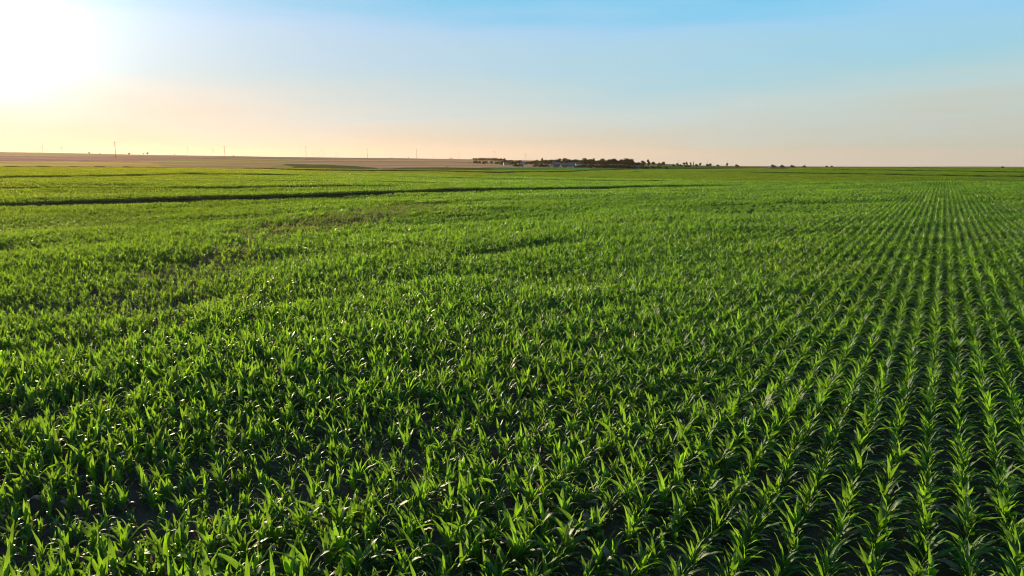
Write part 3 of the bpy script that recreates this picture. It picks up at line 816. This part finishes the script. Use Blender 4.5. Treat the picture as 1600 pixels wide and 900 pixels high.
# (kind, px, top, dist, wide)
VT = [('bush', 786, 250, 1050, .9), ('tall', 789, 246.5, 1080, .6), ('bush', 793, 249.5, 1100, .9), ('round', 797, 248, 1100, 1), ('bush', 801, 250, 1080, 1), ('round', 806, 250.5, 1120, 1), ('round', 811, 249.5, 1120, 1),
      ('bush', 817, 251, 1120, 1), ('round', 823, 250.5, 1130, 1), ('wide', 829, 250.5, 1130, 1), ('round', 835, 249.5, 1120, 1), ('tall', 840, 249, 1120, 1), ('round', 845, 249, 1100, 1), ('poplar', 847, 246.5, 1100, 1),
      ('round', 851, 248.5, 1080, 1), ('wide', 857, 248, 1080, 1), ('round', 862, 246.5, 1060, 1), ('round', 867, 247, 1060, 1), ('tall', 872, 246.8, 1050, 1), ('wide', 877, 247, 1050, 1), ('tall', 883, 245.8, 1040, 1),
      ('round', 889, 247, 1040, 1), ('wide', 895, 246, 1030, 1), ('round', 899, 246, 1030, 1), ('round', 910, 247.5, 1020, 1), ('tall', 915, 246, 1020, .9), ('round', 920, 248, 1020, 1), ('tall', 924, 247.5, 1020, 1),
      ('poplar', 927.5, 246.8, 1010, 1), ('round', 932, 248.5, 1010, 1), ('round', 937, 247.5, 1010, 1), ('tall', 942, 246.8, 1000, 1), ('round', 946, 248, 1000, 1), ('tall', 950, 248, 1000, 1), ('round', 955, 247.5, 1000, 1),
      ('tall', 961, 246.8, 1000, 1), ('round', 966, 248, 1000, 1), ('tall', 971, 247.8, 990, 1), ('round', 976, 247.8, 990, 1), ('tall', 980, 246.2, 990, 1), ('round', 983, 246.8, 990, 1), ('tall', 988, 249.5, 990, .9),
      ('bush', 993, 250.5, 990, 1), ('bush', 998, 251.5, 990, 1)]
VT = VT[:3] + VT[3:]
for i, (kd, px, top, ds, wd) in enumerate(VT):
    tree(kd, px, top, None, ds, 'dark %s tree, %s from the left in the village treeline' % ({'bush': 'low bushy', 'tall': 'tall', 'round': 'round', 'wide': 'spreading', 'poplar': 'slim'}[kd], ordinal(i + 1)), group=G_V, wide=wd * 1.9)
# second, lower line of greenery in front of the village
VB = [(805, 254.5), (812, 255), (838, 254), (846, 255), (854, 255.5), (868, 257), (882, 257.5), (899, 257.5), (906, 256.5), (913, 255.5), (921, 255), (930, 255), (939, 254.5), (948, 254.5), (958, 254), (967, 254.5), (975, 254.5), (984, 256), (992, 257.5), (1002, 257.5), (1010, 258), (1021, 258.5), (1030, 259), (1041, 259.5)]
for i, (px, top) in enumerate(VB):
    tree('bush', px, top, None, 880, 'low green bush, %s from the left in the hedge before the village' % ordinal(i + 1), 'bush', 'bush', 'bushes in front of the village', 1.7)
# wood on the crest at the left of the village
for i, px in enumerate([742, 746, 750, 754, 758, 762, 766, 770, 774, 778, 782, 786]):
    tree('wide', px, 245.4 + (0.8 if px > 776 else 0) + rnd.uniform(-.4, .4), None, 1750, 'tree %s from the left in the dark clump on the crest' % ordinal(i + 1), group='trees of the dark clump on the crest', wide=1.0)
for i, (px, top, ds) in enumerate([(741.5, 250, 1350), (744, 249.5, 1350), (749, 250, 1350), (755, 250.5, 1350), (759, 250, 1350), (768, 250.5, 1350), (775, 251.5, 1300), (779, 251, 1300), (783, 251, 1250), (755.5, 253, 1100)]):
    tree('bush', px, top, None, ds, 'small dark bush, %s in the scattered line below the crest clump' % ordinal(i + 1), 'bush', 'bush', 'bushes below the crest clump', 1.0)
# right of the village
for kd, px, top, ds, lab in [('round', 1005, 249, 1150, 'pale round tree just right of the village treeline'), ('tall', 1013, 248.3, 1150, 'dark tall tree right of the village, tallest of three'), ('round', 1021, 250.5, 1150, 'small dark tree right of the tall one beyond the village'),
                            ('wide', 1036, 251, 1200, 'low domed tree standing alone right of the village'), ('bush', 1030, 253, 1250, 'flat bush left of the low domed tree'), ('bush', 1052, 255.5, 1250, 'dark low bush left of the small grove'),
                            ('round', 1058.5, 253.8, 1250, 'small dark tree left of the small grove'), ('bush', 1063, 255.8, 1150, 'tiny dark bush in the open field left of the grove'), ('round', 1069, 252, 1350, 'first tree of the small grove, round'),
                            ('tall', 1073, 252, 1350, 'second tree of the small grove, narrow'), ('tall', 1079, 253, 1350, 'third tree of the small grove'), ('poplar', 1083.5, 252.5, 1350, 'slim tree at the right end of the small grove'),
                            ('bush', 1072, 257, 1000, 'dark bush below the small grove, left one'), ('bush', 1077, 256.8, 1000, 'dark bush below the small grove, right one'), ('bush', 1088, 254.8, 1250, 'low dark bush right of the small grove'),
                            ('round', 1094, 253.5, 1250, 'rounded tree right of the small grove'), ('bush', 1106, 254.8, 1200, 'dark bush, left half of a close pair'), ('round', 1110, 254, 1200, 'small tree, right half of a close pair'),
                            ('bush', 1122, 256, 1300, 'faint low bush between the close pair and the roadside tree'), ('round', 1136, 254, 1350, 'roadside tree standing alone at the far right of the tree row'), ('bush', 1152, 255.5, 1500, 'tiny bush on the skyline right of the roadside tree'),
                            ('bush', 1209, 255.5, 1500, 'small bush on the skyline above the left end of the dirt bank'), ('bush', 1222, 255.7, 1500, 'small bush on the skyline above the dirt bank'), ('bush', 1239, 256.2, 1400, 'low bush right of the dirt bank'),
                            ('bush', 1257, 257.3, 1300, 'low bush farther right of the dirt bank'), ('bush', 1292, 258, 1000, 'flat bush on the green horizon right of the dirt bank'), ('bush', 1300, 258, 1000, 'second flat bush on the green horizon'), ('bush', 1567, 259, 950, 'tiny bush on the horizon near the right edge')]:
    tree(kd, px, top, None, ds, lab, 'bush' if kd == 'bush' else 'tree', 'bush' if kd == 'bush' else 'tree', 'trees and bushes right of the village', 1.1)
# left hill skyline
for kd, px, top, ds, lab, wd in [('bush', 63, 235.8, 2450, 'tiny bush on the skyline near the sun', .7), ('bush', 141, 236.5, 2450, 'low bush on the skyline left of the short pole', 1.3), ('bush', 158, 238, 2450, 'small dark bush on the skyline beside the short pole', 1.2), ('bush', 203, 237.3, 2450, 'flat bush on the skyline right of the tall pole', 1.5),
                                 ('wide', 226, 238, 2450, 'wide bush forming the left of the skyline clump', .8), ('wide', 232, 236.4, 2450, 'taller domed tree in the skyline clump', .8), ('bush', 274, 239.6, 2450, 'tiny bush on the skyline left of a turbine', 1), ('bush', 321, 242, 2450, 'flat bush on the skyline between two turbines', 2),
                                 ('bush', 366, 241.2, 2450, 'small bush on the skyline right of a tall pole', 1.2), ('round', 606, 245.5, 2300, 'left of three small skyline trees', .9), ('round', 610.3, 244.7, 2300, 'middle of three small skyline trees', .9), ('round', 613.5, 244.9, 2300, 'right of three small skyline trees', .9),
                                 ('bush', 627, 245.6, 2300, 'faint tiny bush on the skyline right of the three trees', .8), ('round', 638.5, 244.8, 2300, 'single dark small tree on the skyline left of a pole', 1.3), ('wide', 706, 245, 2200, 'ragged tree on the skyline between two poles', .9), ('bush', 702.5, 246.6, 2200, 'low bush hugging the ragged skyline tree', 1),
                                 ('bush', 699.5, 257.5, 820, 'dark round bush alone in the stubble field', 1.1), ('bush', 733, 252, 1400, 'small flat bush in the stubble left of the crest clump', 1.2), ('bush', 740, 247.3, 2200, 'tiny bush on the skyline left of the crest clump', 1)]:
    tree(kd, px, top, None, ds, lab, 'bush' if kd == 'bush' else 'tree', 'bush' if kd == 'bush' else 'tree', G_H, wd * 0.75)

# ------------------------------------------------------------------ power poles
def at_bearing(px, dist):
    d = pdir(px, 256); hl = math.hypot(d[0], d[1]); return d[0] / hl * dist, d[1] / hl * dist
def pole_proto(H, name):
    o = empty(name, (0, 0, 0))
    MB().tube([(0, 0, -1), (0, 0, H * .6), (0, 0, H)], [0.42, 0.33, 0.24], 10).build('shaft', M_CONC, o, True)
    for zz, ln in ((H * .93, 6.5), (H * .84, 8.5)):
        a = MB(); a.tube([(-ln / 2, 0, zz + .3), (0, 0, zz), (ln / 2, 0, zz + .3)], [0.09, 0.16, 0.09], 6)
        arm = a.build('crossarm', M_STEEL, o)
        for sx in (-1, 1):
            MB().tube([(sx * ln / 2, 0, zz + .3), (sx * ln / 2, 0, zz - .3), (sx * ln / 2, 0, zz - .9)], [0.05, 0.14, 0.05], 6).build('insulator', M_STEEL, arm)
    return o
P30 = None; P12 = None
POLES = [(182.3, 221, 1280, 'tall power pole nearest the sun, largest on the horizon'), (352.3, 227.5, 1640, 'second tall power pole from the left'), (479, 228, 1900, 'third tall power pole from the left, above the turbine group'), (574.5, 231, 2100, 'fourth tall power pole from the left'),
         (651.3, 231.8, 2200, 'fifth tall power pole from the left'), (717.5, 236, 2350, 'sixth tall power pole, left of the crest clump'), (168.3, 232, 2200, 'short pole just left of the tallest power pole'), (677.5, 240.5, 2350, 'short pole between the fifth and sixth tall poles'),
         (1060.3, 248.8, 1500, 'thin pole above the small grove, left one'), (1105.7, 248.5, 1500, 'thin pole rising over the close pair of bushes'), (1136, 250, 1600, 'thin pole behind the roadside tree')]
pp = None
for px, top, ds, lab in POLES:
    x_, y_ = at_bearing(px, ds); z0 = gz(x_, y_); H = max(6, z_at(px, top, ds) - z0)
    if pp is None: pp = pole_proto(30.0, 'power_pole'); o = pp
    else: o = copy_tree(pp)
    o.location = (x_, y_, z0); o.scale = (1, 1, H / 30.0); o.rotation_euler = (0, 0, R(70))
    if H < 18: o.scale = (0.55, 0.55, H / 30.0)
    tag(o, lab, 'power pole', 'power poles crossing the horizon')

# ------------------------------------------------------------------ wind turbines
def turbine_proto():
    o = empty('wind_turbine', (0, 0, 0)); H = 100.0
    MB().tube([(0, 0, -2), (0, 0, 50), (0, 0, H)], [1.9, 1.5, 1.1], 14).build('tower', M_TURB, o, True)
    MB().box((0, 1.5, H + 1.6), (3.6, 11, 3.8), 0, 0.9).build('nacelle', M_TURB, o)
    rot = MB().tube([(0, -4.1, H + 1.6), (0, -6.2, H + 1.6), (0, -7.6, H + 1.6)], [1.9, 1.6, 0.4], 12).build('rotor_hub', M_TURB, o, True)
    for k_ in range(3):
        an = R(25 + 120 * k_); c_, s1 = math.cos(an), math.sin(an); V_ = []
        for t_, ch in ((0.02, 1.3), (0.2, 2.6), (0.6, 1.5), (1.0, 0.4)):
            L_ = t_ * 48 + 1.2
            for q, th_ in ((-.35, -.5), (.65, 0), (-.35, .5)):
                lx, lz = q * ch, L_
                V_.append((lx * c_ + lz * s1, -5.6 + th_ * (1.2 - t_), H + 1.6 - lx * s1 + lz * c_))
        Fb = [(0, 2, 1), (9, 10, 11)]
        for a_ in range(3): Fb += [(a_ * 3 + b_, a_ * 3 + (b_ + 1) % 3, a_ * 3 + 3 + (b_ + 1) % 3, a_ * 3 + 3 + b_) for b_ in range(3)]
        MB().poly(V_, Fb).build('blade', M_TURB, rot)
    return o
TB = [(69, 229, 6000, 'leftmost wind turbine, close to the sun glow'), (99, 230.2, 6300, 'second wind turbine from the left'), (294, 233, 6600, 'wind turbine left of the second tall power pole, alone'), (334, 232.8, 6700, 'wind turbine right beside the second tall power pole'),
      (490, 239.6, 9000, 'faintest low wind turbine at the left of the group of four'), (498, 237.6, 8500, 'second wind turbine of the group of four'), (506, 236.6, 8200, 'third and tallest wind turbine of the group of four'), (525, 238.6, 8700, 'right wind turbine of the group of four'),
      (773, 236.5, 8500, 'faint wind turbine above the dark crest clump'), (821, 241.5, 9500, 'faint wind turbine above the left of the village')]
tp = None
for i, (px, hub, ds, lab) in enumerate(TB):
    x_, y_ = at_bearing(px, ds); z0 = gz(x_, y_); zh = z_at(px, hub, ds); s1 = 1.0
    if tp is None: tp = turbine_proto(); o = tp
    else: o = copy_tree(tp)
    s1 = (zh - z0) / 101.6
    o.location = (x_, y_, z0); o.scale = (0.9, 0.9, s1); o.rotation_euler = (0, 0, math.atan2(-x_, y_) + rnd.uniform(-.5, .5))
    tag(o, lab, 'wind turbine', 'wind turbines on the horizon')

# ------------------------------------------------------------------ village buildings
def building(name, px, ds, W, D, Hw, Hr, wall, roof, label, cat, rz=0.0, nwin=3):
    x_, y_ = at_bearing(px, ds); z0 = gz(x_, y_)
    o = empty(name, (x_, y_, z0), math.atan2(-x_, y_) + rz)
    MB().box((0, 0, Hw / 2 - 0.5), (W, D, Hw + 1)).poly([(-W / 2, -D / 2, Hw), (-W / 2, D / 2, Hw), (-W / 2, 0, Hw + Hr - .15), (W / 2, -D / 2, Hw), (W / 2, D / 2, Hw), (W / 2, 0, Hw + Hr - .15)], [(0, 1, 2), (3, 5, 4)]).build('wall', wall, o)
    e = 0.4; t_ = 0.2
    MB().poly([(-W / 2 - e, -D / 2 - e, Hw - .1), (W / 2 + e, -D / 2 - e, Hw - .1), (W / 2 + e, 0, Hw + Hr), (-W / 2 - e, 0, Hw + Hr), (-W / 2 - e, D / 2 + e, Hw - .1), (W / 2 + e, D / 2 + e, Hw - .1),
               (-W / 2 - e, -D / 2 - e, Hw - .1 + t_), (W / 2 + e, -D / 2 - e, Hw - .1 + t_), (W / 2 + e, 0, Hw + Hr + t_), (-W / 2 - e, 0, Hw + Hr + t_), (-W / 2 - e, D / 2 + e, Hw - .1 + t_), (W / 2 + e, D / 2 + e, Hw - .1 + t_)],
              [(0, 3, 2, 1), (3, 4, 5, 2), (6, 7, 8, 9), (9, 8, 11, 10), (0, 1, 7, 6), (4, 10, 11, 5), (0, 6, 9, 3), (3, 9, 10, 4), (1, 2, 8, 7), (2, 5, 11, 8)]).build('roof', roof, o)
    for k_ in range(nwin):
        wx = -W / 2 + W * (k_ + 0.5) / nwin
        if k_ == nwin // 2: MB().box((wx, -D / 2 - .03, 1.05), (1.1, .1, 2.1)).build('door', M_DOOR, o)
        else: MB().box((wx, -D / 2 - .03, 1.7), (1.3, .1, 1.2)).build('window', M_GLASS, o)
    return tag(o, label, cat, 'village buildings among the trees')
building('barn', 869, 960, 10, 8, 3.2, 2, M_WALLB, M_ROOFG, 'pale blue grey barn at the left among the village trees', 'barn', 0.1, 5)
building('barn', 883, 950, 9, 8, 2.8, 2, M_WALLB, M_ROOFG, 'long blue barn in the middle of the village trees', 'barn', 0.0, 5)
building('barn', 894, 950, 9, 8, 3.6, 1.8, M_WALLB, M_ROOFG, 'short blue shed right of the long blue barn', 'barn', -0.1, 3)
building('house', 904.5, 910, 8, 7, 4.5, 2.2, M_WALL, M_ROOF, 'white house with red brown roof in a treeline gap', 'house', 0.1, 3)
building('house', 817, 1080, 8, 6, 2.8, 1.6, M_WALL, M_ROOFG, 'low pale house at the left end of the village', 'house', 0.0, 3)
building('house', 790, 1000, 6, 6, 3.0, 1.6, M_WALL, M_ROOF, 'tiny pale house by the treeline start', 'house', 0.2, 3)
building('house', 864, 930, 6, 6, 2.6, 1.6, M_WALL, M_ROOF, 'small red roofed house at the foot of the blue barn', 'house', 0.0, 3)
building('shed', 957, 930, 9, 6, 3.4, 1.4, M_WALL, M_ROOFG, 'pale shed half hidden in the right of the village', 'shed', 0.0, 3)
building('shed', 994, 900, 13, 7, 2.6, 1.0, M_WALL, M_ROOFG, 'long low pale shed at the right end of the village', 'shed', 0.0, 5)

# white marker post and dirt banks
x_, y_ = at_bearing(895.5, 800); z0 = gz(x_, y_)
o = empty('marker_post', (x_, y_, z0)); MB().tube([(0, 0, -.3), (0, 0, 2.4)], [0.22, 0.2], 8).build('post', M_WHITE, o, True); MB().tube([(0, 0, 2.4), (0, 0, 2.75), (0, 0, 2.9)], [0.28, 0.28, 0.1], 8).build('cap', M_WHITE, o, True)
tag(o, 'short white marker post in the green field before the blue barns', 'post')
def mound(px, ds, W, D, H, label, seed):
    x_, y_ = at_bearing(px, ds); z0 = gz(x_, y_); V_, F_ = [], []; n1, n2 = 40, 14
    for i in range(n1 + 1):
        for j in range(n2 + 1):
            u, v = i / n1 * 2 - 1, j / n2 * 2 - 1
            hh_ = H * max(0, 1 - u * u) ** 0.8 * max(0, 1 - v * v) * (0.55 + 0.9 * float(vnoise(u * 3 + seed, v * 2, seed)))
            V_.append((u * W / 2, v * D / 2, hh_ - 0.15))
    for i in range(n1):
        for j in range(n2):
            a = i * (n2 + 1) + j; F_.append((a, a + n2 + 1, a + n2 + 2, a + 1))
    o = link(bpy.data.objects.new('dirt_bank', mesh_from('dirt_bank', V_, F_, [M_DIRT], smooth=True)))
    o.location = (x_, y_, z0); o.rotation_euler = (0, 0, math.atan2(-x_, y_)); tag(o, label, 'dirt bank', 'bare dirt banks in the green fields')
mound(996, 620, 20, 7, 0.9, 'small pinkish bare dirt bank below the right end of the village', 3)
mound(1217, 800, 38, 12, 1.9, 'long low orange brown dirt bank on the green horizon', 5)

# ------------------------------------------------------------------ haze: the evening air over the plain
hz = MB(); hz.box((0, 0, 80), (24000, 24000, 300))
m = bpy.data.materials.new('evening_air'); m.use_nodes = True; t = m.node_tree; t.nodes.clear()
mo = t.nodes.new('ShaderNodeOutputMaterial'); pv = t.nodes.new('ShaderNodeVolumePrincipled')
pv.inputs['Color'].default_value = (0.95, 0.68, 0.39, 1); pv.inputs['Density'].default_value = 0.00003; pv.inputs['Anisotropy'].default_value = 0.5
t.links.new(pv.outputs[0], mo.inputs['Volume'])
tag(hz.build('haze', m), kind='stuff')
